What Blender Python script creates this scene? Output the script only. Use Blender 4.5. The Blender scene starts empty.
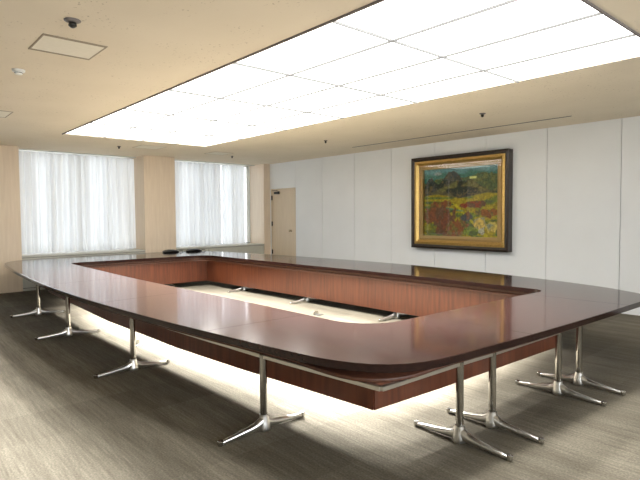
import bpy, bmesh, math, random
import numpy as np
from mathutils import Vector, Matrix
random.seed(7)
PI = math.pi
scene = bpy.context.scene
C = scene.collection

# ------------------------------------------------------------------ room measures
H = 3.27          # ceiling height
YW = 9.55         # painting wall
XC = -13.24       # face of columns and cabinets
XW = -14.02       # back of window recesses
XR, YN = 4.0, -4.0
T = 0.745         # table top

# ------------------------------------------------------------------ materials
def new_mat(name):
    m = bpy.data.materials.new(name); m.use_nodes = True
    nt = m.node_tree
    return m, nt, nt.nodes['Principled BSDF'], nt.nodes['Material Output']
def N(nt, t, **kw):
    n = nt.nodes.new(t)
    for k, v in kw.items():
        if k in n.inputs: n.inputs[k].default_value = v
        else: setattr(n, k, v)
    return n
def plain(name, col, rough=.6, metal=0, coat=0, spec=None):
    m, nt, b, o = new_mat(name)
    b.inputs['Base Color'].default_value = (*col, 1); b.inputs['Roughness'].default_value = rough
    b.inputs['Metallic'].default_value = metal; b.inputs['Coat Weight'].default_value = coat
    if spec is not None: b.inputs['Specular IOR Level'].default_value = spec
    return m
def coords(nt, scale, kind='Object'):
    tc = N(nt, 'ShaderNodeTexCoord'); mp = N(nt, 'ShaderNodeMapping')
    mp.inputs['Scale'].default_value = scale
    nt.links.new(tc.outputs[kind], mp.inputs['Vector']); return mp
def ramp(nt, src, stops):
    r = N(nt, 'ShaderNodeValToRGB'); e = r.color_ramp.elements
    while len(e) < len(stops): e.new(.5)
    for k, (p, c) in enumerate(stops): e[k].position = p; e[k].color = (*c, 1)
    nt.links.new(src, r.inputs['Fac']); return r
def noisy(name, c0, c1, scale, rough=.6, nscale=5, detail=4, metal=0, coat=0, coatr=.1, bump=0, lo=.3, hi=.7, spec=None):
    m, nt, b, o = new_mat(name)
    mp = coords(nt, scale)
    n = N(nt, 'ShaderNodeTexNoise', Scale=nscale, Detail=detail)
    nt.links.new(mp.outputs[0], n.inputs['Vector'])
    r = ramp(nt, n.outputs['Fac'], [(lo, c0), (hi, c1)])
    nt.links.new(r.outputs[0], b.inputs['Base Color'])
    b.inputs['Roughness'].default_value = rough; b.inputs['Metallic'].default_value = metal
    b.inputs['Coat Weight'].default_value = coat; b.inputs['Coat Roughness'].default_value = coatr
    if spec is not None: b.inputs['Specular IOR Level'].default_value = spec
    if bump:
        bp = N(nt, 'ShaderNodeBump', Strength=bump, Distance=.002)
        nt.links.new(n.outputs['Fac'], bp.inputs['Height']); nt.links.new(bp.outputs[0], b.inputs['Normal'])
    return m

M = {}
M['top'] = noisy('table_top_veneer', (.016, .0072, .006), (.028, .0125, .010), (1.2, 14, 14), rough=.10, nscale=2.2, spec=.30)
M['top_y'] = noisy('table_top_veneer_cross', (.016, .0072, .006), (.028, .0125, .010), (14, 1.2, 14), rough=.10, nscale=2.2, spec=.30)
M['panel'] = noisy('modesty_panel_veneer', (.078, .020, .008), (.145, .040, .015), (9, 9, .7), rough=.38, nscale=2.5, coat=.25, coatr=.2)
M['under'] = noisy('underboard_wood', (.07, .025, .014), (.11, .04, .02), (6, 6, 2), rough=.5)
M['steel'] = plain('satin_steel', (.62, .60, .55), .32, 1)
M['chrome'] = plain('polished_chrome', (.36, .35, .33), .12, 1)
M['alu'] = plain('cast_aluminium', (.74, .73, .70), .28, 1)
M['glide'] = plain('steel_glide', (.55, .54, .51), .25, 1)
M['beige'] = noisy('beige_wood_laminate', (.68, .55, .41), (.75, .62, .47), (7, 7, .5), rough=.55, nscale=3)
M['door'] = noisy('beige_door_laminate', (.68, .56, .41), (.74, .62, .46), (7, 7, .5), rough=.5, nscale=3)
M['cabinet'] = plain('grey_green_enamel', (.50, .49, .42), .45)
M['cabtop'] = plain('grey_cabinet_top', (.52, .51, .45), .4)
M['dark'] = plain('dark_shadow_gap_metal', (.10, .09, .075), .5)
M['trimgrey'] = plain('ceiling_trim_metal', (.16, .14, .13), .5)
M['bar'] = plain('diffuser_bar', (.22, .22, .22), .5)
M['black'] = plain('black_leather', (.012, .012, .012), .35)
M['blackmetal'] = plain('black_metal', (.03, .028, .025), .4, .5)
M['white'] = plain('white_plastic', (.78, .78, .74), .4)
M['brass'] = plain('brass_knob', (.45, .38, .26), .25, 1)
M['frame_black'] = noisy('black_brown_frame', (.012, .008, .006), (.03, .018, .012), (8, 8, 8), rough=.35, coat=.3)
M['gold'] = noisy('gilded_moulding', (.42, .25, .06), (.85, .60, .22), (30, 30, 30), rough=.38, nscale=3, metal=.8, bump=.9)
M['liner'] = noisy('gold_cloth_liner', (.50, .33, .11), (.60, .42, .17), (30, 30, 30), rough=.6, metal=.25, nscale=6)
M['rubber'] = plain('dark_floor_plate', (.25, .25, .24), .35, .8)

# painting wall panels: pale grey-white cloth-like panels
M['wall'] = noisy('pale_grey_wall_panel', (.83, .855, .875), (.86, .885, .905), (1, 1, 1), rough=.6, nscale=1.5, spec=.3)
M['plaster'] = plain('off_white_wall', (.68, .66, .60), .7)
M['groove'] = plain('panel_groove', (.28, .28, .28), .8)

def ceiling_mat():
    m, nt, b, o = new_mat('rockwool_ceiling_board')
    mp = coords(nt, (1, 1, 1))
    big = N(nt, 'ShaderNodeTexNoise', Scale=1.3, Detail=3)
    sp = N(nt, 'ShaderNodeTexNoise', Scale=30.0, Detail=2, Roughness=.5)
    ms = N(nt, 'ShaderNodeTexNoise', Scale=3.2, Detail=2)
    for n in (big, sp, ms): nt.links.new(mp.outputs[0], n.inputs['Vector'])
    r1 = ramp(nt, big.outputs['Fac'], [(.3, (.76, .68, .54)), (.7, (.80, .72, .58))])
    r2 = ramp(nt, sp.outputs['Fac'], [(.64, (0, 0, 0)), (.69, (1, 1, 1))])
    r3 = ramp(nt, ms.outputs['Fac'], [(.48, (0, 0, 0)), (.62, (1, 1, 1))])
    mu = N(nt, 'ShaderNodeMath', operation='MULTIPLY'); mu2 = N(nt, 'ShaderNodeMath', operation='MULTIPLY'); mu2.inputs[1].default_value = .55
    nt.links.new(r2.outputs[0], mu.inputs[0]); nt.links.new(r3.outputs[0], mu.inputs[1]); nt.links.new(mu.outputs[0], mu2.inputs[0])
    mx = N(nt, 'ShaderNodeMix', data_type='RGBA')
    nt.links.new(mu2.outputs[0], mx.inputs[0]); nt.links.new(r1.outputs[0], mx.inputs[6]); mx.inputs[7].default_value = (.30, .24, .16, 1)
    nt.links.new(mx.outputs[2], b.inputs['Base Color']); b.inputs['Roughness'].default_value = .85
    b.inputs['Specular IOR Level'].default_value = .2
    return m
M['ceiling'] = ceiling_mat()

def carpet_mat():
    m, nt, b, o = new_mat('striped_carpet_tile')
    tc = N(nt, 'ShaderNodeTexCoord'); sep = N(nt, 'ShaderNodeSeparateXYZ'); nt.links.new(tc.outputs['Object'], sep.inputs[0])
    def math_(op, a, v=None, b2=None):
        n = N(nt, 'ShaderNodeMath', operation=op)
        if isinstance(a, (int, float)): n.inputs[0].default_value = a
        else: nt.links.new(a, n.inputs[0])
        if v is not None:
            if isinstance(v, (int, float)): n.inputs[1].default_value = v
            else: nt.links.new(v, n.inputs[1])
        return n.outputs[0]
    ts = .62
    tx = math_('FLOOR', math_('DIVIDE', sep.outputs[0], ts)); ty = math_('FLOOR', math_('DIVIDE', sep.outputs[1], ts))
    cmb = N(nt, 'ShaderNodeCombineXYZ'); nt.links.new(tx, cmb.inputs[0]); nt.links.new(ty, cmb.inputs[1])
    wn = N(nt, 'ShaderNodeTexWhiteNoise', noise_dimensions='2D'); nt.links.new(cmb.outputs[0], wn.inputs['Vector'])
    # fine stripes running along x, offset per tile row
    mp = N(nt, 'ShaderNodeMapping'); mp.inputs['Scale'].default_value = (2.4, 40, 1); nt.links.new(tc.outputs['Object'], mp.inputs[0])
    st = N(nt, 'ShaderNodeTexNoise', Scale=1.0, Detail=3, Roughness=.65); nt.links.new(mp.outputs[0], st.inputs['Vector'])
    mp2 = N(nt, 'ShaderNodeMapping'); mp2.inputs['Scale'].default_value = (.22, 5.5, 1); nt.links.new(tc.outputs['Object'], mp2.inputs[0])
    st2 = N(nt, 'ShaderNodeTexNoise', Scale=1.0, Detail=2); nt.links.new(mp2.outputs[0], st2.inputs['Vector'])
    pile = N(nt, 'ShaderNodeTexNoise', Scale=70.0, Detail=2); nt.links.new(tc.outputs['Object'], pile.inputs['Vector'])
    # how strongly striped a tile is
    s = math_('MULTIPLY', math_('SUBTRACT', st.outputs['Fac'], .5), .75)
    s2 = math_('MULTIPLY', math_('SUBTRACT', st2.outputs['Fac'], .5), .5)
    p = math_('MULTIPLY', math_('SUBTRACT', pile.outputs['Fac'], .5), .75)
    t = math_('MULTIPLY', math_('SUBTRACT', wn.outputs['Value'], .5), .16)
    tot = math_('ADD', math_('ADD', math_('ADD', s, s2), math_('ADD', p, t)), .5)
    r = ramp(nt, tot, [(.0, (.055, .047, .035)), (.5, (.135, .12, .092)), (1, (.26, .235, .19))])
    nt.links.new(r.outputs[0], b.inputs['Base Color']); b.inputs['Roughness'].default_value = .95
    b.inputs['Specular IOR Level'].default_value = .15
    bp = N(nt, 'ShaderNodeBump', Strength=.5, Distance=.004); nt.links.new(pile.outputs['Fac'], bp.inputs['Height']); nt.links.new(bp.outputs[0], b.inputs['Normal'])
    return m
M['carpet'] = carpet_mat()

def emission(name, col, s):
    m, nt, b, o = new_mat(name)
    b.inputs['Base Color'].default_value = (.8, .8, .8, 1)
    b.inputs['Emission Color'].default_value = (*col, 1); b.inputs['Emission Strength'].default_value = s
    return m
LIGHT = 3.9; PANEL_W = 1100; DOWN_W = 880; EAST_W = 170
WX = [1.8, 1.6, 1.3, .9, .3, .1]; WY = [.05, .4, 1.4, 2.0]     # weights of the added slanted lamps, strongest towards the far corner
M['diffuser'] = emission('glowing_diffuser', (1, .99, .95), LIGHT)

def curtain_mat():
    m, nt, b, o = new_mat('sheer_white_curtain')
    nt.nodes.remove(b)
    d = N(nt, 'ShaderNodeBsdfDiffuse'); d.inputs[0].default_value = (.80, .81, .82, 1)
    t = N(nt, 'ShaderNodeBsdfTranslucent'); t.inputs[0].default_value = (.86, .87, .88, 1)
    mx = N(nt, 'ShaderNodeMixShader')
    mp = coords(nt, (1, 5, .12)); ns = N(nt, 'ShaderNodeTexNoise', Scale=1.0, Detail=3); nt.links.new(mp.outputs[0], ns.inputs['Vector'])
    mr = N(nt, 'ShaderNodeMapRange'); mr.inputs['From Min'].default_value = .35; mr.inputs['From Max'].default_value = .68; mr.inputs['To Min'].default_value = .22; mr.inputs['To Max'].default_value = .62
    nt.links.new(ns.outputs['Fac'], mr.inputs['Value']); nt.links.new(mr.outputs[0], mx.inputs[0])   # light and shade of the folds put into the cloth by noise
    nt.links.new(d.outputs[0], mx.inputs[1]); nt.links.new(t.outputs[0], mx.inputs[2]); nt.links.new(mx.outputs[0], o.inputs[0])
    return m
M['curtain'] = curtain_mat()
def glass_mat(name, glossy=.06, rough=.0):
    m, nt, b, o = new_mat(name); nt.nodes.remove(b)
    a = N(nt, 'ShaderNodeBsdfTransparent'); g = N(nt, 'ShaderNodeBsdfGlossy'); g.inputs['Roughness'].default_value = rough
    mx = N(nt, 'ShaderNodeMixShader'); lw = N(nt, 'ShaderNodeFresnel', IOR=1.5)
    lw.inputs['IOR'].default_value = 1.5 if rough == 0 else 1.42; nt.links.new(lw.outputs[0], mx.inputs[0]); nt.links.new(a.outputs[0], mx.inputs[1]); nt.links.new(g.outputs[0], mx.inputs[2]); nt.links.new(mx.outputs[0], o.inputs[0])
    return m
M['glass'] = glass_mat('window_glass')
M['picglass'] = glass_mat('picture_glass', rough=.02)

# ------------------------------------------------------------------ mesh helpers
def obj(name, bm, mat, parent=None, smooth=False, loc=None):
    me = bpy.data.meshes.new(name)
    bmesh.ops.recalc_face_normals(bm, faces=bm.faces)
    bm.to_mesh(me); bm.free()
    if mat: me.materials.append(mat)
    if smooth:
        for p in me.polygons: p.use_smooth = True
    o = bpy.data.objects.new(name, me); C.objects.link(o)
    if parent: o.parent = parent
    if loc: o.location = loc
    return o
def empty(name, loc, rz=0):
    o = bpy.data.objects.new(name, None); C.objects.link(o); o.location = loc; o.rotation_euler = (0, 0, rz); o.empty_display_size = .2
    return o
def tag(o, label=None, cat=None, group=None, kind=None):
    if label: o['label'] = label
    if cat: o['category'] = cat
    if group: o['group'] = group
    if kind: o['kind'] = kind
    return o
def box(bm, x0, x1, y0, y1, z0, z1, bevel=0):
    vs = [bm.verts.new(p) for p in ((x0,y0,z0),(x1,y0,z0),(x1,y1,z0),(x0,y1,z0),(x0,y0,z1),(x1,y0,z1),(x1,y1,z1),(x0,y1,z1))]
    fs = [bm.faces.new([vs[i] for i in q]) for q in ((0,3,2,1),(4,5,6,7),(0,1,5,4),(1,2,6,5),(2,3,7,6),(3,0,4,7))]
    if bevel:
        es = list({e for f in fs for e in f.edges})
        bmesh.ops.bevel(bm, geom=es, offset=bevel, segments=2, affect='EDGES', profile=.5)
    return bm
def B(*a, **k): return box(bmesh.new(), *a, **k)
def lathe(bm, prof, seg=24, c=(0, 0)):
    rings = []
    for r, z in prof:
        if r < 1e-6: rings.append([bm.verts.new((c[0], c[1], z))])
        else: rings.append([bm.verts.new((c[0]+r*math.cos(2*PI*i/seg), c[1]+r*math.sin(2*PI*i/seg), z)) for i in range(seg)])
    for a, b in zip(rings, rings[1:]):
        for i in range(seg):
            j = (i+1) % seg
            if len(a) == 1 and len(b) == 1: continue
            if len(a) == 1: bm.faces.new((a[0], b[j], b[i]))
            elif len(b) == 1: bm.faces.new((a[i], a[j], b[0]))
            else: bm.faces.new((a[i], a[j], b[j], b[i]))
    return bm
def loft(bm, rings, cap=True):
    R = [[bm.verts.new(p) for p in r] for r in rings]
    n = len(R[0])
    for a, b in zip(R, R[1:]):
        for i in range(n): bm.faces.new((a[i], a[(i+1) % n], b[(i+1) % n], b[i]))
    if cap: bm.faces.new(list(reversed(R[0]))); bm.faces.new(R[-1])
    return bm
def autosmooth(o, ang=35):
    me = o.data
    for p in me.polygons: p.use_smooth = True
    bm = bmesh.new(); bm.from_mesh(me)
    for e in bm.edges:
        if len(e.link_faces) == 2 and e.calc_face_angle(0) > math.radians(ang): e.smooth = False
    bm.to_mesh(me); bm.free()
    return o

# ------------------------------------------------------------------ the setting
tag(obj('floor', B(XW-.2, XR+.2, YN-.2, YW+.2, -.12, 0), M['carpet']), kind='structure')

LX0, LX1, LY0, LY1 = -10.73, -1.64, 2.90, 5.94
bm = bmesh.new()                                    # ceiling with the opening for the luminous panel
box(bm, XW-.2, LX0, YN-.2, YW+.2, H, H+.12); box(bm, LX1, XR+.2, YN-.2, YW+.2, H, H+.12)
box(bm, LX0, LX1, YN-.2, LY0, H, H+.12); box(bm, LX0, LX1, LY1, YW+.2, H, H+.12)
tag(obj('ceiling', bm, M['ceiling']), kind='structure')

# painting wall: backing and panels with narrow grooves
DX0, DX1, DZ = -13.17, -11.97, 2.49
bm = bmesh.new()
box(bm, XW-.2, DX0, YW+.03, YW+.16, 0, H); box(bm, DX1, XR+.2, YW+.03, YW+.16, 0, H); box(bm, DX0, DX1, YW+.03, YW+.16, DZ, H)
tag(obj('wall_north_backing', bm, M['groove']), kind='structure')
bm = bmesh.new()
seams = [-11.97] + [-10.782+1.258*k for k in range(12)]
for a, b in zip(seams, seams[1:]):
    b = min(b, XR)
    if a < XR: box(bm, a+.005, b-.005, YW, YW+.03, 0, H)
box(bm, DX0, DX1-.004, YW, YW+.03, DZ+.005, H); box(bm, XC-.9, DX0-.004, YW, YW+.03, 0, H)
tag(obj('wall_north', bm, M['wall']), kind='structure')
tag(obj('baseboard_north', B(DX1+.02, XR, YW-.012, YW, 0, .07), M['wall']), kind='structure')

# window wall with recesses
WZ0, WZ1 = .79, H-.02
wins = [(2.65, 5.52), (6.384, 9.32), (-3.0, 1.78)]
bm = bmesh.new()
box(bm, XW-.2, XW-.02, YN-.2, YW+.2, 0, .78)
for y0, y1 in [(YN-.2, -3.05), (1.80, 2.63), (5.54, 6.36), (9.32, YW+.2)]: box(bm, XW-.2, XW-.02, y0, y1, .78, H)
tag(obj('wall_west', bm, M['plaster']), kind='structure')
for k, (y0, y1) in enumerate([(1.78, 2.65), (5.52, 6.384), (9.32, YW), (YN, -3.0)]):
    tag(obj('trim_%d' % (k+1), B(XW, XC, y0, y1, 0, H), M['beige']), kind='structure')    # wood-clad columns
tag(obj('wall_south', B(XW-.2, XR+.2, YN-.2, YN, 0, H), M['plaster']), kind='structure')
ADDED_EW = [(-3.2, -.2), (.6, 3.6), (4.4, 7.4)]  # unseen east windows, added to let in fill light
bm = bmesh.new(); box(bm, XR, XR+.2, YN-.2, YW+.2, 0, .8); box(bm, XR, XR+.2, YN-.2, YW+.2, 3.0, H)
for a, b in [(YN-.2, -3.2), (-.2, .6), (3.6, 4.4), (7.4, YW+.2)]: box(bm, XR, XR+.2, a, b, .8, 3.0)
tag(obj('wall_east', bm, M['plaster']), kind='structure')
for k, (y0, y1) in enumerate(ADDED_EW):
    w = tag(empty('window_%d' % (k+4), (XR+.1, (y0+y1)/2, .8)), kind='structure')
    bm = bmesh.new(); L = (y1-y0)/2
    box(bm, -.03, .03, -L, -L+.05, 0, 2.2); box(bm, -.03, .03, L-.05, L, 0, 2.2); box(bm, -.03, .03, -L, L, 0, .05); box(bm, -.03, .03, -L, L, 2.15, 2.2); box(bm, -.03, .03, -.03, .03, .05, 2.15)
    obj('window_frame', bm, M['blackmetal'], w); obj('pane', B(-.004, .004, -L+.05, L-.05, .05, 2.15), M['glass'], w)

for k, (y0, y1) in enumerate(wins):
    w = empty('window_%d' % (k+1), (XW-.1, (y0+y1)/2, .78)); tag(w, kind='structure')
    bm = bmesh.new(); L = (y1-y0)/2-.02; hz = H-.78
    box(bm, -.03, .03, -L, -L+.05, 0, hz); box(bm, -.03, .03, L-.05, L, 0, hz)
    box(bm, -.03, .03, -L, L, 0, .05); box(bm, -.03, .03, -L, L, hz-.05, hz)
    n = 2 if L < 1.6 else 3
    for i in range(1, n):
        yy = -L+2*L*i/n; box(bm, -.03, .03, yy-.03, yy+.03, .05, hz-.05)
    obj('window_frame', bm, M['white'], w)
    obj('pane', B(-.004, .004, -L+.05, L-.05, .05, hz-.05), M['glass'], w)

# cabinets under the windows
for k, (y0, y1) in enumerate(wins[:2]):
    lab = ['long grey cabinet below the left curtained window, reaching the wood column by the left edge',
           'long grey cabinet below the window nearest the corner with the door', 'long grey cabinet below the window left of the picture edge'][k]
    c = tag(empty('window_cabinet', (XC-.38, (y0+y1)/2, 0)), lab, 'cabinet', 'low cabinets below the windows')
    L = (y1-y0)/2-.004
    obj('body', B(-.38, .355, -L, L, .07, .75), M['cabinet'], c)
    obj('plinth', B(-.38, .35, -L, L, 0, .055), M['cabinet'], c)
    obj('toe_gap', B(-.38, .345, -L, L, .055, .07), M['dark'], c)
    obj('top', B(-.38, .38, -L, L, .762, .80, bevel=.004), M['cabtop'], c)
    obj('shadow_gap', B(-.37, .345, -L, L, .75, .762), M['dark'], c)
    n = 3
    for i in range(n):
        a = -L+.03+(2*L-.06)*i/n; b = -L+.03+(2*L-.06)*(i+1)/n
        obj('front_panel', B(.355, .372, a+.004, b-.004, .085, .74, bevel=.003), M['cabinet'], c)

# curtains
def curtain(y0, y1, x, nf, seed, label, amp=.05, lean=0.0):
    rnd = random.Random(seed)
    bm = bmesh.new(); ny = nf*12; nz = 14
    z0, z1 = .815, H-.045
    ph = [rnd.uniform(.6, 1.4) for _ in range(nf+2)]; s = np.cumsum(ph); s = (s-s[0])/(s[-1]-s[0])
    am = [rnd.uniform(.35, 1.2) for _ in range(nf+2)]
    grid = []
    for j in range(nz+1):
        w = j/nz; row = []
        for i in range(ny+1):
            u = i/ny; t = np.interp(u, s, range(nf+2)); k = int(min(t, nf)); f = t-k
            a = am[k]*(1-f)+am[min(k+1, nf+1)]*f
            d = amp*a*math.cos(2*PI*t)*(1-.35*w)
            d += .012*math.sin(9*u*PI+3*w+seed)*(1-w)
            yy = y0+(y1-y0)*u + .018*math.sin(2*PI*t+.7)*a + lean*(1-w)*(u-.5)
            yy = min(max(yy, LIM[0]+.01), LIM[1]-.01)
            row.append(bm.verts.new((x+d, yy, z0+(z1-z0)*w)))
        grid.append(row)
    for j in range(nz):
        for i in range(ny): bm.faces.new((grid[j][i], grid[j][i+1], grid[j+1][i+1], grid[j+1][i]))
    o = obj('curtain', bm, M['curtain'], smooth=True)
    md = o.modifiers.new('thick', 'SOLIDIFY'); md.thickness = .0
    o.modifiers.remove(md)
    tag(o, label, 'curtain', 'sheer white window curtains')
    return o
LIM = (2.65, 5.52)
curtain(2.66, 4.12, -13.80, 9, 3, 'white curtain drawn over left half of the left window, beside the edge column')
curtain(4.06, 5.51, -13.88, 10, 11, 'white curtain drawn over right half of the left window, against the middle column')
LIM = (6.384, 9.32)
curtain(6.42, 8.12, -13.80, 11, 21, 'white deeply folded curtain at left half of right window, beside middle column', amp=.07)
curtain(8.19, 9.02, -13.88, 7, 31, 'flatter greyish white curtain at right half of right window, next to bright gap', amp=.025)
for k, (y0, y1) in enumerate(wins[:2]):
    r = obj('curtain_rail', B(XW+.01, XW+.30, y0+.005, y1-.005, H-.022, H-.001), M['cabinet'])
    tag(r, ['slim grey curtain rail above the left window', 'slim grey curtain rail above the window by the door corner', 'dark curtain rail above the window past the left picture edge'][k], 'curtain rail', 'curtain rails')

# door (structure)
d = tag(empty('door_1', ((DX0+DX1)/2, YW, 0)), kind='structure')
L = (DX1-DX0)/2
obj('door_leaf', B(-L+.03, L-.012, .008, .05, .008, DZ-.03, bevel=.003), M['door'], d)
bm = bmesh.new(); box(bm, -L, -L+.028, -.01, .12, 0, DZ); box(bm, L-.010, L, -.004, .12, 0, DZ); box(bm, -L+.028, L-.010, -.004, .12, DZ-.028, DZ)
obj('door_frame', bm, M['door'], d)
obj('door_backing', B(-L, L, .10, .14, 0, DZ), M['groove'], d)
for z in (.55, 1.42, 2.22):
    obj('hinge', B(-L+.015, -L+.055, -.02, .006, z-.07, z+.07, bevel=.004), M['blackmetal'], d)
bm = lathe(bmesh.new(), [(0, 0), (.035, 0), (.035, .008), (.014, .012), (.014, .04), (.03, .05), (.034, .07), (.026, .085), (0, .088)])
bmesh.ops.rotate(bm, verts=bm.verts, cent=(0, 0, 0), matrix=Matrix.Rotation(PI/2, 3, 'X'))
kn = obj('door_handle', bm, M['brass'], d, smooth=True); kn.location = (.375, .008, 1.22)
bm = bmesh.new(); box(bm, -.40, -.18, -.055, .008, DZ-.16, DZ-.085, bevel=.006)
cl = obj('door_closer', bm, M['blackmetal'], d)
obj('closer_arm', B(-.50, -.22, -.06, -.045, DZ-.06, DZ-.045), M['blackmetal'], cl)

# ------------------------------------------------------------------ luminous ceiling
lt = tag(empty('luminous_ceiling_panel', ((LX0+LX1)/2, (LY0+LY1)/2, H)), 'large glowing white rectangular ceiling light made of square diffuser panels', 'ceiling light')
cx, cy = (LX0+LX1)/2, (LY0+LY1)/2
nx, ny = 6, 4
for i in range(nx):
    for j in range(ny):
        x0 = LX0+(LX1-LX0)*i/nx-cx; x1 = LX0+(LX1-LX0)*(i+1)/nx-cx
        y0 = LY0+(LY1-LY0)*j/ny-cy; y1 = LY0+(LY1-LY0)*(j+1)/ny-cy
        obj('diffuser_panel', B(x0+.007, x1-.007, y0+.006, y1-.006, .012, .03), M['diffuser'], lt)
bm = bmesh.new()
for i in range(1, nx):
    x = LX0+(LX1-LX0)*i/nx-cx; box(bm, x-.006, x+.006, LY0-cy, LY1-cy,  -.012, .011)
for j in range(1, ny):
    y = LY0+(LY1-LY0)*j/ny-cy; box(bm, LX0-cx, LX1-cx, y-.0045, y+.0045, -.0115, .0105)
obj('dividing_bars', bm, M['bar'], lt)
bm = bmesh.new(); a, b = (LX1-LX0)/2, (LY1-LY0)/2; w = .012
box(bm, -a-w, a+w, -b-w, -b+.005, -.018, -.001); box(bm, a-.005, a+w, -b, b, -.018, -.001)
box(bm, -a-w, a+w, b-.003, b+.012, -.004, -.001); box(bm, -a-.012, -a+.003, -b, b, -.004, -.001)
obj('trim_frame', bm, M['trimgrey'], lt)
obj('light_box', B(-a, a, -b, b, .05, .06), M['white'], lt)

# ceiling fittings
def hatch(name, x, y, lx, ly, label, cat, strong=True):
    h = tag(empty(name, (x, y, H)), label, cat, 'square ceiling hatches')
    bm = bmesh.new(); w = .04 if strong else .018
    box(bm, -lx, -lx+w, -ly, ly, -.006, -.0005); box(bm, lx-w, lx, -ly, ly, -.006, -.0005)
    box(bm, -lx+w, lx-w, -ly, -ly+.015, -.006, -.0005); box(bm, -lx+w, lx-w, ly-.015, ly, -.006, -.0005)
    obj('frame', bm, M['hatch'], h)
    obj('cover', B(-lx+w, lx-w, -ly+.015, ly-.015, -.004, -.0005), M['cover'], h)
M['cover'] = noisy('hatch_cover_board', (.80, .76, .64), (.84, .80, .69), (1, 1, 1), rough=.8, nscale=20)
M['hatch'] = plain('hatch_rim', (.33, .28, .20), .7)
M['hatch2'] = plain('faint_hatch_rim', (.5, .43, .31), .7)
hatch('ceiling_hatch', -5.236, 1.48, .27, .273, 'square ceiling hatch with grey rim, beside the black ceiling speaker upper left', 'hatch')
hatch('ceiling_hatch', -9.24, 1.46, .29, .28, 'square ceiling hatch cut by the left picture edge', 'hatch', False)
M['hatch'] = M['hatch2']
hatch('ceiling_hatch', -11.6, 4.98, .28, .29, 'faint flush ceiling hatch above the middle wood column', 'hatch', False)
hatch('ceiling_hatch', -11.68, 6.84, .28, .27, 'faint flush ceiling hatch in front of the window nearest the door corner', 'hatch', False)
def spot(x, y, r, label, cat='sprinkler', name='ceiling_sprinkler'):
    s = tag(empty(name, (x, y, H)), label, cat, 'small dark ceiling sprinklers')
    obj('rosette', lathe(bmesh.new(), [(0, -.001), (r, -.001), (r*.95, -.008), (r*.55, -.02), (0, -.02)]), M['trimgrey'], s, smooth=True)
    obj('head', lathe(bmesh.new(), [(0, -.02), (r*.45, -.02), (r*.5, -.045), (r*.2, -.06), (0, -.06)], 16), M['blackmetal'], s, smooth=True)
spot(-4.49, 1.31, .065, 'dark round sprinkler on the ceiling, nearest, above the rimmed square hatch')
spot(-11.86, 4.38, .04, 'tiny dark ceiling sprinkler above the left curtains')
spot(-11.99, 7.42, .04, 'tiny dark ceiling sprinkler above the right window curtains')
spot(-8.27, 7.43, .04, 'tiny dark ceiling sprinkler between the glowing panel and the white wall')
spot(-4.50, 7.36, .05, 'small dark ceiling sprinkler above the framed painting')
s = tag(empty('smoke_detector', (-6.367, 1.298, H)), 'small white round smoke detector on ceiling near the left edge', 'smoke detector')
obj('base', lathe(bmesh.new(), [(0, -.0005), (.065, -.0005), (.062, -.02), (0, -.02)]), M['white'], s, smooth=True)
obj('sensor_cap', lathe(bmesh.new(), [(0, -.02), (.035, -.02), (.038, -.045), (.02, -.052), (0, -.052)]), M['white'], s, smooth=True)
obj('sensor_ring', lathe(bmesh.new(), [(.036, -.036), (.040, -.036), (.040, -.030), (.036, -.030), (.036, -.036)]), M['blackmetal'], s)
sl = obj('air_slot', B(-8.71, -3.69, 8.665, 8.69, H-.006, H-.0005), M['dark'])
tag(sl, 'long thin dark air slot in the ceiling parallel to the painting wall', 'air vent')

# ------------------------------------------------------------------ painting
PX0, PX1, PZ0, PZ1 = -7.545, -5.165, .935, 2.95
PD = .155
pt = tag(empty('framed_painting', ((PX0+PX1)/2, YW, PZ0)), 'landscape painting of mountains and autumn trees in black and gold frame on white wall', 'painting')
W2 = (PX1-PX0)/2; PH = PZ1-PZ0
def frame_ring(o, i, y0, y1, yi):
    """ring between inset o and inset i; front face runs from depth y0 (outer) to yi (inner)"""
    bm = bmesh.new()
    def rect(s, y): return [(-W2+s, y, s), (W2-s, y, s), (W2-s, y, PH-s), (-W2+s, y, PH-s)]
    m = (o+i)/2
    loft(bm, [rect(o, y1), rect(o, y0), rect(m, y0-.008), rect(i, yi), rect(i, y1), rect(o, y1)], cap=False)
    return bm
obj('outer_frame', frame_ring(0, .085, -PD, -.002, -PD+.012), M['frame_black'], pt)
obj('gilded_moulding', frame_ring(.086, .185, -PD+.010, -.012, -PD+.05), M['gold'], pt)
obj('liner', frame_ring(.186, .275, -PD+.062, -.014, -PD+.068), M['liner'], pt)
# the picture itself: brush colours laid on a fine grid
nu, nv = 170, 140
rs = np.random.RandomState(5)
def vnoise(u, v, su, sv, seed):
    r = np.random.RandomState(seed); g = r.rand(int(sv)+3, int(su)+3)
    x = u*su; y = v*sv; xi = x.astype(int); yi = y.astype(int); fx = x-xi; fy = y-yi
    fx = fx*fx*(3-2*fx); fy = fy*fy*(3-2*fy)
    return (g[yi, xi]*(1-fx)+g[yi, xi+1]*fx)*(1-fy)+(g[yi+1, xi]*(1-fx)+g[yi+1, xi+1]*fx)*fy
V, U = np.meshgrid(np.linspace(0, 1, nv), np.linspace(0, 1, nu), indexing='ij')
def mixc(c, d, w): return c*(1-w[..., None])+np.array(d)*w[..., None]
def sm(x, a, b):
    t = np.clip((x-a)/(b-a), 0, 1); return t*t*(3-2*t)
n1 = vnoise(U, V, 14, 12, 1); n2 = vnoise(U, V, 34, 30, 2); n3 = vnoise(U, V, 70, 60, 3); n4 = vnoise(U, V, 8, 30, 4)
col = np.zeros((nv, nu, 3))+np.array([.035, .13, .10])                                   # teal sky behind the hills
col = mixc(col, [.10, .22, .24], sm(V+.05*n1, .93, .99)); 
col = mixc(col, [.28, .30, .30], sm(.07-np.hypot((U-.20), (V-.93)*2.2), 0, .03)*.6)        # pale cloud
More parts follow.
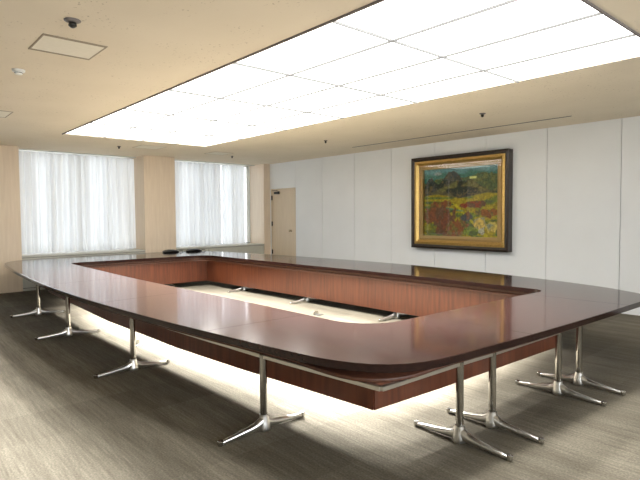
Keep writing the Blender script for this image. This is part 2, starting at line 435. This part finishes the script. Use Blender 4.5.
def ridge(pts): return np.interp(U, [p[0] for p in pts], [p[1] for p in pts])
back = ridge([(0, .80), (.2, .86), (.45, .86), (.62, .87), (.8, .92), (1, .88)])+.02*(n2-.5)
col = mixc(col, [.055, .085, .035], sm(back-V, 0, .012)); col = mixc(col, [.12, .13, .04], sm(back-V, 0, .01)*sm(n2, .45, .7)*.8)
mt = ridge([(0, .74), (.06, .86), (.11, .88), (.17, .80), (.22, .78), (.28, .86), (.35, .95), (.43, .96), (.50, .90), (.55, .80), (.64, .83), (.75, .76), (.85, .68), (1, .60)])+.015*(n2-.5)
mm = sm(mt-V, 0, .012)
col = mixc(col, [.016, .022, .014], mm); col = mixc(col, [.11, .085, .04], mm*sm(n1*.4+n2*.6, .50, .60)*.8); col = mixc(col, [.02, .035, .045], mm*sm(n1, .5, .8)*.6)
col = mixc(col, [.55, .60, .22], sm(.055-np.abs(U-.68), 0, .02)*sm(.022-np.abs(V-.845-.02*(U-.68)), 0, .01))
col = mixc(col, [.16, .15, .05], mm*sm(n1, .3, .6)*sm(.12-np.abs(V-(.80-.5*np.abs(U-.62))), 0, .06)*.7)
blue = sm(.66+.02*n2-V, 0, .02); col = mixc(col, [.03, .04, .035], blue*.4); col = mixc(col, [.12, .09, .04], blue*sm(n3, .5, .7)*.6)
f = sm(.60+.03*np.sin(U*9)-V, 0, .02); col = mixc(col, [.27, .22, .035], f)                # ochre and green fields
col = mixc(col, [.13, .17, .03], f*sm(n4, .45, .65)); col = mixc(col, [.05, .07, .035], f*sm(n2*.5+n4*.5, .6, .7)*.8)
col = mixc(col, [.40, .36, .05], f*sm(.03-np.abs(U-.52+.9*(V-.38)), 0, .02)*sm(.5-V, 0, .03)); col = mixc(col, [.04, .16, .11], f*sm(.015-np.abs(V-.40-.03*np.sin(8*U)), 0, .008)*sm(.28-np.abs(U-.3), 0, .05)*.7)
def blob(cu, cv, ru, rv, c, c2, seed):
    global col
    n = vnoise(U, V, 40, 22, seed)
    m = sm(1-np.hypot((U-cu)/ru, (V-cv)/rv)+.5*(n-.5)+.7*(vnoise(U, V, 16, 12, seed+9)-.5), 0, .15)
    col = mixc(col, c, m); col = mixc(col, c2, m*sm(vnoise(U, V, 26, 18, seed+1), .45, .65)*.85)
    col = mixc(col, [.05, .03, .04], m*sm(.12-np.abs(np.sin((U-cu)*26+(V-cv)*9*np.sign(U-cu))), 0, .1)*.7)
blob(.27, .47, .16, .05, [.17, .065, .03], [.14, .10, .03], 30); blob(.70, .46, .19, .05, [.20, .05, .025], [.09, .06, .03], 33)
blob(.88, .34, .17, .06, [.20, .075, .025], [.12, .12, .04], 36); blob(.10, .32, .13, .14, [.15, .06, .03], [.10, .07, .03], 39)
blob(.30, .22, .17, .20, [.14, .055, .03], [.10, .06, .035], 42); blob(.46, .10, .14, .15, [.18, .075, .035], [.14, .12, .04], 45)
blob(.60, .29, .08, .06, [.05, .06, .06], [.18, .08, .03], 48)
blob(.08, .10, .10, .09, [.20, .20, .04], [.08, .10, .03], 60); blob(.66, .08, .12, .07, [.15, .20, .04], [.05, .08, .03], 63)
blob(.76, .20, .07, .09, [.46, .36, .12], [.20, .22, .16], 51); blob(.92, .14, .07, .08, [.42, .36, .12], [.16, .20, .16], 54); blob(.80, .07, .04, .06, [.12, .15, .16], [.4, .4, .3], 57)
n5 = vnoise(U, V, 110, 90, 8); col = np.clip(col*(.35+1.3*(n3*.5+n5*.5)[..., None])*1.6, 0, 1)
lum = col.mean(-1, keepdims=True); col = np.clip(lum+(col-lum)*1.15, 0, 1)
bm = bmesh.new(); s0 = .276
vv = [[bm.verts.new((-W2+s0+(2*W2-2*s0)*i/(nu-1), -.032, s0+(PH-2*s0)*j/(nv-1))) for i in range(nu)] for j in range(nv)]
for j in range(nv-1):
    for i in range(nu-1): bm.faces.new((vv[j][i], vv[j][i+1], vv[j+1][i+1], vv[j+1][i]))
m, nt, b, o = new_mat('oil_paint'); at = N(nt, 'ShaderNodeVertexColor', layer_name='paint')
nt.links.new(at.outputs[0], b.inputs['Base Color']); b.inputs['Roughness'].default_value = .6
box(bm, -W2+s0, W2-s0, -.030, -.012, s0, PH-s0)
cv = obj('canvas', bm, m, pt)
ca = cv.data.color_attributes.new('paint', 'FLOAT_COLOR', 'POINT')
flat = np.concatenate([np.concatenate([col.reshape(-1, 3), np.ones((nu*nv, 1))], 1), np.tile([.3, .3, .28, 1], (8, 1))]).astype(np.float32)
ca.data.foreach_set('color', flat.ravel())
g = obj('picture_glass', B(-W2+.187, W2-.187, -PD+.046, -PD+.0475, .187, PH-.187), M['picglass'], pt)

# ------------------------------------------------------------------ conference table
table = tag(empty('conference_table', (-7.5, 4.7, 0)), 'huge hollow rectangular conference table, dark red-brown top with chrome pedestal legs', 'table')
TO = Vector((-7.5, 4.7, 0))
outer_pts = [(-11.9,2.08),(-10.2,1.95),(-8.2,1.865),(-7.2,1.865),(-6.2,1.885),(-5.4,1.93),(-4.6,1.995),(-3.89,2.07),(-3.12,2.165),(-2.75,2.215),(-2.5,2.27),(-2.3,2.36),(-2.15,2.49),(-2.05,2.68),(-2.005,2.95),(-1.98,3.35),(-1.945,3.93),(-1.92,4.6),(-1.90,5.3),(-1.89,6.1),(-1.882,6.45),(-1.93,6.68),(-2.08,6.83),(-2.3,6.96),(-2.63,7.12),(-3.45,7.34),(-4.28,7.49),(-5.2,7.60),(-6.1,7.66),(-7.6,7.61),(-9.15,7.44),(-10.6,7.23),(-11.6,7.05),(-12.3,6.82),(-12.68,6.4),(-12.82,5.9),(-12.96,5.2),(-13.03,4.35),(-13.02,3.5),(-12.93,2.9),(-12.74,2.45),(-12.4,2.2)]
def catmull(P, closed=True, n=10):
    out = []; L = len(P)
    for i in range(L):
        p0, p1, p2, p3 = [Vector(P[(i+k) % L]) for k in (-1, 0, 1, 2)]
        for t in range(n):
            t /= n
            out.append(.5*((2*p1)+(p2-p0)*t+(2*p0-5*p1+4*p2-p3)*t*t+(3*p1-p0-3*p2+p3)*t**3))
    return out
OUT = catmull(outer_pts)
def arc(cx, cy, rx, ry, a0, a1, n=6): return [(cx+rx*math.cos(a0+(a1-a0)*i/n), cy+ry*math.sin(a0+(a1-a0)*i/n)) for i in range(n+1)]
inner_pts = ([(-10.9,3.09),(-9.5,3.08),(-8,3.06),(-6.5,3.09),(-5,3.13),(-4.2,3.14),(-3.8,3.145)] + arc(-3.42, 3.56, .42, .41, -PI/2, 0, 7) + [(-2.99,3.93),(-2.985,4.4),(-2.98,5.0),(-2.975,5.5)]
    + [(-2.965,5.85)] + arc(-3.12, 6.12, .165, .19, 0, PI/2, 5) + [(-3.8,6.325),(-5,6.34),(-6.2,6.32),(-7.7,6.25),(-9,6.20),(-10.2,6.18)] + arc(-10.75, 5.72, .45, .45, PI/2, PI, 6) + [(-11.22,5.2),(-11.25,4.7),(-11.27,4.1),(-11.28,3.6)] + arc(-11.05, 3.33, .24, .24, PI, 1.5*PI, 4))
INN = catmull(inner_pts, n=6)
def nearest(Cv, p): return min(range(len(Cv)), key=lambda i: (Cv[i]-Vector(p)).length)
def sub(Cv, a, b, n):
    L = len(Cv); i = a; pts = [Cv[a]]
    while i != b: i = (i+1) % L; pts.append(Cv[i])
    d = [0]
    for p, q in zip(pts, pts[1:]): d.append(d[-1]+(q-p).length)
    out = []; k = 0
    for j in range(n+1):
        t = d[-1]*j/n
        while k < len(d)-2 and d[k+1] < t: k += 1
        f = (t-d[k])/max(d[k+1]-d[k], 1e-9); out.append(pts[k].lerp(pts[k+1], min(max(f, 0), 1)))
    return out
seam_pts = [((-10.0,1.94),(-10.0,3.08)),((-7.95,1.87),(-7.95,3.06)),((-5.9,1.9),(-5.9,3.1)),((-3.85,2.07),(-3.8,3.145)),((-1.945,3.93),(-2.99,3.93)),((-1.905,5.85),(-2.97,5.85)),
    ((-3.9,7.43),(-3.9,6.33)),((-5.95,7.66),(-5.95,6.32)),((-8.0,7.58),(-8.0,6.24)),((-10.0,7.3),(-10.0,6.18)),((-12.9,5.5),(-11.2,5.3)),((-13.02,3.8),(-11.28,3.8))]
sid = [(nearest(OUT, o), nearest(INN, i)) for o, i in seam_pts]
def ringsec(k, inset_o, inset_i, z0, z1, bev, name, mat, gap=.0025, n=26):
    a, b = sid[k], sid[(k+1) % len(sid)]
    O = sub(OUT, a[0], b[0], n); I = sub(INN, a[1], b[1], n)
    # shift the ends inwards for the joint
    def trim(P): P = list(P); P[0] = P[0].lerp(P[1], min(.5, gap/((P[1]-P[0]).length))); P[-1] = P[-1].lerp(P[-2], min(.5, gap/((P[-2]-P[-1]).length))); return P
    O, I = trim(O), trim(I)
    def nrm(P, j):
        t = P[min(j+1, n)]-P[max(j-1, 0)]; t.normalize(); return Vector((t.y, -t.x))      # to the right of travel = outward for ccw
    rings = []
    for j in range(n+1):
        no, ni = nrm(O, j), nrm(I, j)
        ins = inset_o
        if name == 'underboard':                       # the bent edge board comes forward round the corners
            dc = min((O[j]-Vector(c)).length for c in ((-2.3, 2.36), (-12.5, 6.7), (-12.6, 2.3)))
            ins += .11*min(1, max(0, (dc-.1)/.6))
        o = O[j]-no*ins; i = I[j]+ni*inset_i
        q = [(o-no*bev, z1), (o, z1-bev), (o, z0+bev), (o-no*bev, z0), (i+ni*bev, z0), (i, z0+bev), (i, z1-bev), (i+ni*bev, z1)]
        rings.append([(p.x-TO.x, p.y-TO.y, z) for p, z in q])
    return obj(name, loft(bmesh.new(), rings), mat, table)
for k in range(12):
    side = k in (3, 4, 5, 9, 10, 11)
    autosmooth(ringsec(k, 0, 0, T-.056, T, .004, 'tabletop_section', M['top_y'] if k in (3, 4, 10, 11) else M['top']), 30)
    autosmooth(ringsec(k, .055, .03, T-.138, T-.112, .003, 'underboard', M['under']), 50)
    autosmooth(ringsec(k, .24, .06, T-.1115, T-.0565, .002, 'core_board', M['under']), 50)

# rails and legs. The outer pole line follows the bowed edge
def strip(name, pts, z0, z1, th, mat, parent, bev=.003):
    """upright board along a polyline of two points"""
    a, b = Vector(pts[0]), Vector(pts[1]); t = (b-a).normalized(); nn = Vector((-t.y, t.x))*th/2
    bm = bmesh.new(); ring = lambda p: [((p+nn).x-TO.x, (p+nn).y-TO.y, z0), ((p-nn).x-TO.x, (p-nn).y-TO.y, z0), ((p-nn).x-TO.x, (p-nn).y-TO.y, z1), ((p+nn).x-TO.x, (p+nn).y-TO.y, z1)]
    loft(bm, [ring(a), ring(b)])
    if bev: bmesh.ops.bevel(bm, geom=list(bm.edges), offset=bev, segments=1, affect='EDGES')
    return obj(name, bm, mat, parent)
corner = (-2.19, 2.43)
poly_rail = [(-11.6, 2.33), (-9.876, 2.204), (-7.843, 2.15), (-5.593, 2.18), (-3.326, 2.316), corner, (-2.175, 3.276), (-2.158, 3.70), (-2.14, 4.83)]
for a, b in zip(poly_rail, poly_rail[1:]): strip('rail', (a, b), T-.168, T-.1385, .035, M['steel'], table)
# modesty panels
near = [(-10.9, 2.62), (-9.3, 2.55), (-7.3, 2.49), (-5.3, 2.535), (-4.19, 2.62), (-2.59, 2.79)]
right = [(-2.59, 2.79), (-2.55, 3.55), (-2.50, 5.62)]
for a, b in zip(near, near[1:]): strip('modesty_panel', (a, b), .25, T-.1385, .02, M['panel'], table, .001)
for a, b in zip(right, right[1:]): strip('modesty_panel', (a, b), .25, T-.1385, .02, M['panel'], table, .001)
FY = lambda x: float(np.interp(x, [-11.2, -10.1, -8, -5.5, -3.9, -2.7], [6.22, 6.25, 6.33, 6.41, 6.41, 6.39]))
fx = [-11.27, -10.1, -8.0, -5.95, -3.9, -3.0]
for a, b in zip(fx, fx[1:]): strip('modesty_panel', ((a, FY(a)), (b, FY(b))), .115, T-.1385, .02, M['panel'], table, .001)
lf = [(-11.30, 3.2), (-11.33, 3.95), (-11.30, 5.25), (-11.27, 6.22)]
for a, b in zip(lf, lf[1:]): strip('modesty_panel', (a, b), .115, T-.1385, .02, M['panel'], table, .001)

def arm(bm, sgn):
    secs = [(.015, .022, .118, .034), (.040, .022, .105, .032), (.062, .020, .092, .029), (.085, .019, .080, .027), (.14, .017, .068, .025), (.24, .012, .053, .021), (.34, .007, .040, .018), (.385, .005, .034, .016)]
    rings = []
    for s, z0, z1, w in secs:
        zc = (z0+z1)/2; hh = (z1-z0)/2; r = []
        for k in range(12):
            a = 2*PI*k/12; ca, sa = math.cos(a), math.sin(a)
            r.append((w*abs(ca)**.7*(1 if ca > 0 else -1), sgn*s, zc+hh*abs(sa)**.7*(1 if sa > 0 else -1)))
        rings.append(r)
    loft(bm, rings)
def make_leg():
    bm = bmesh.new()
    lathe(bm, [(0, .006), (.048, .006), (.052, .014), (.052, .03), (.047, .06), (.040, .095), (.036, .128), (.033, .130), (0, .130)], 28)
    arm(bm, 1); arm(bm, -1)
    leg = autosmooth(obj('leg', bm, M['alu'], table), 40)
    bm = lathe(bmesh.new(), [(0, .1302), (.0285, .1302), (.0285, T-.1387), (0, T-.1387)], 28)
    autosmooth(obj('pole', bm, M['chrome'], leg))
    for s in (1, -1):
        bm = lathe(bmesh.new(), [(0, 0), (.016, 0), (.018, .003), (.022, .010), (.022, .036), (.019, .040), (0, .040)], 20, (0, s*.400))
        autosmooth(obj('glide', bm, M['glide'], leg))
    return leg
leg0 = make_leg()
def copy_tree(o, parent):
    c = o.copy(); C.objects.link(c); c.parent = parent
    for ch in list(o.children): copy_tree(ch, c)
    return c
spots = [(-3.326, 2.316, 2), (-5.593, 2.167, 1), (-7.843, 2.123, -6), (-9.876, 2.204, -8),
         (-2.175, 3.276, 90), (-2.158, 3.70, 90), (-2.14, 4.83, 90), (-2.125, 5.25, 90),
         (-5.50, 6.47, 0), (-7.72, 6.42, 0), (-9.83, 6.34, 0), (-11.80, 5.02, 90), (-11.80, 5.46, 90)]
for i, (x, y, a) in enumerate(spots):
    l = leg0 if i == 0 else copy_tree(leg0, table)
    l.location = (x-TO.x, y-TO.y, 0); l.rotation_euler = (0, 0, math.radians(a))

# floor outlets under and inside the table
for (x, y, rz, lab) in [(-6.65, 2.64, 100, 'small metal floor outlet with open lid under the near side of the table'),
                    (-6.58, 5.72, 100, 'small metal floor outlet with open lid on bright floor inside the table ring')]:
    f = tag(empty('floor_outlet', (x, y, 0), math.radians(rz)), lab, 'floor outlet', 'floor outlets')
    obj('plate', B(-.07, .07, -.06, .06, .0005, .010, bevel=.002), M['rubber'], f)
    bm = B(-.06, .06, -.004, .004, 0, .05, bevel=.001); li = obj('lid', bm, M['steel'], f); li.location = (0, .05, .008)

# black bags lying on the far end of the table
def bag(x, y, rz, label):
    b = tag(empty('black_bag', (x, y, T), rz), label, 'bag', 'black bags on the far end of the table')
    rings = []
    for s, h, w in [(-.21, .02, .03), (-.20, .05, .07), (-.16, .085, .10), (-.05, .105, .12), (.06, .10, .12), (.15, .075, .10), (.20, .045, .07), (.215, .02, .03)]:
        r = []
        for k in range(14):
            a = 2*PI*k/14; r.append((w*math.cos(a), s, max(.001, .72*(h/2+h/2*math.sin(a)))))
        rings.append(r)
    obj('body', loft(bmesh.new(), rings), M['black'], b, smooth=True)
    rings = []
    for i in range(9):
        t = i/8; s = .19+.15*t; z = .012+.03*math.sin(PI*t)
        rings.append([(.03*math.sin(PI*t)+.012*math.cos(2*PI*k/6), s, max(.001, z+.008*math.sin(2*PI*k/6))) for k in range(6)])
    obj('strap', loft(bmesh.new(), rings), M['black'], b, smooth=True)
bag(-12.62, 5.93, 0, 'black flat bag at far end of table, the left one, in front of wood column')
bag(-12.50, 6.52, 0, 'black flat bag at far end of table, the right one, in front of the curtain')

# ------------------------------------------------------------------ sky light and added fill lamps
w = bpy.data.worlds.new('world'); scene.world = w; w.use_nodes = True
bg = w.node_tree.nodes['Background']; bg.inputs[0].default_value = (.90, .96, 1, 1); bg.inputs[1].default_value = 3.8

def area(name, loc, rot, sx, sy, p, col=(1, 1, 1), spread=180):
    l = bpy.data.lights.new(name, 'AREA'); l.shape = 'RECTANGLE'; l.size = sx; l.size_y = sy; l.energy = p; l.color = col; l.spread = math.radians(spread)
    o = bpy.data.objects.new(name, l); C.objects.link(o); o.location = loc; o.rotation_euler = rot; return o
tilt = Vector((.6, -.7, -1)).to_track_quat('-Z', 'Y').to_euler()         # lamps added below the panel, aimed slantwise to light the floor under the table
for i in range(nx):
    for j in range(ny):
        area('added_slant_lamp', (LX0+(LX1-LX0)*(i+.5)/nx, LY0+(LY1-LY0)*(j+.5)/ny, H-.12), tilt, .3, .3, PANEL_W/24*WX[i]*WY[j], (1, .985, .94), 75)
area('added_down_lamp', (cx-.4, cy, H-.025), (0, 0, 0), LX1-LX0-.9, LY1-LY0-.1, DOWN_W, (1, .985, .94), 60)  # extra lamp added to brighten the floor inside the table ring
for y0, y1 in ADDED_EW: area('added_east_fill', (XR+.25, (y0+y1)/2, 1.9), (0, PI/2, 0), 2.2, y1-y0, EAST_W, (.95, .98, 1))  # fill lamps added outside the made-up east windows

# ------------------------------------------------------------------ camera
yaw, pitch, roll, f, cyp = .7199947, -.0437787, -.0065454, 519.09, 237.14
F = Vector((-math.cos(yaw)*math.cos(pitch), math.sin(yaw)*math.cos(pitch), math.sin(pitch)))
R = F.cross(Vector((0, 0, 1))).normalized(); U_ = R.cross(F)
R2 = R*math.cos(roll)+U_*math.sin(roll); U2 = -R*math.sin(roll)+U_*math.cos(roll)
cam = bpy.data.cameras.new('camera'); co = bpy.data.objects.new('camera', cam); C.objects.link(co)
mw = Matrix.Identity(4)
for i in range(3): mw[i][0] = R2[i]; mw[i][1] = U2[i]; mw[i][2] = -F[i]
mw[0][3], mw[1][3], mw[2][3] = 0, 0, 1.7
co.matrix_world = mw
cam.sensor_width = 36; cam.lens = f*36/640; cam.shift_y = -(240-cyp)/640; cam.clip_end = 100; cam.clip_start = .05
scene.camera = co
vs = scene.view_settings
vs.view_transform = 'Standard'; vs.look = 'None'; vs.exposure = .07; vs.gamma = 1; vs.use_curve_mapping = False
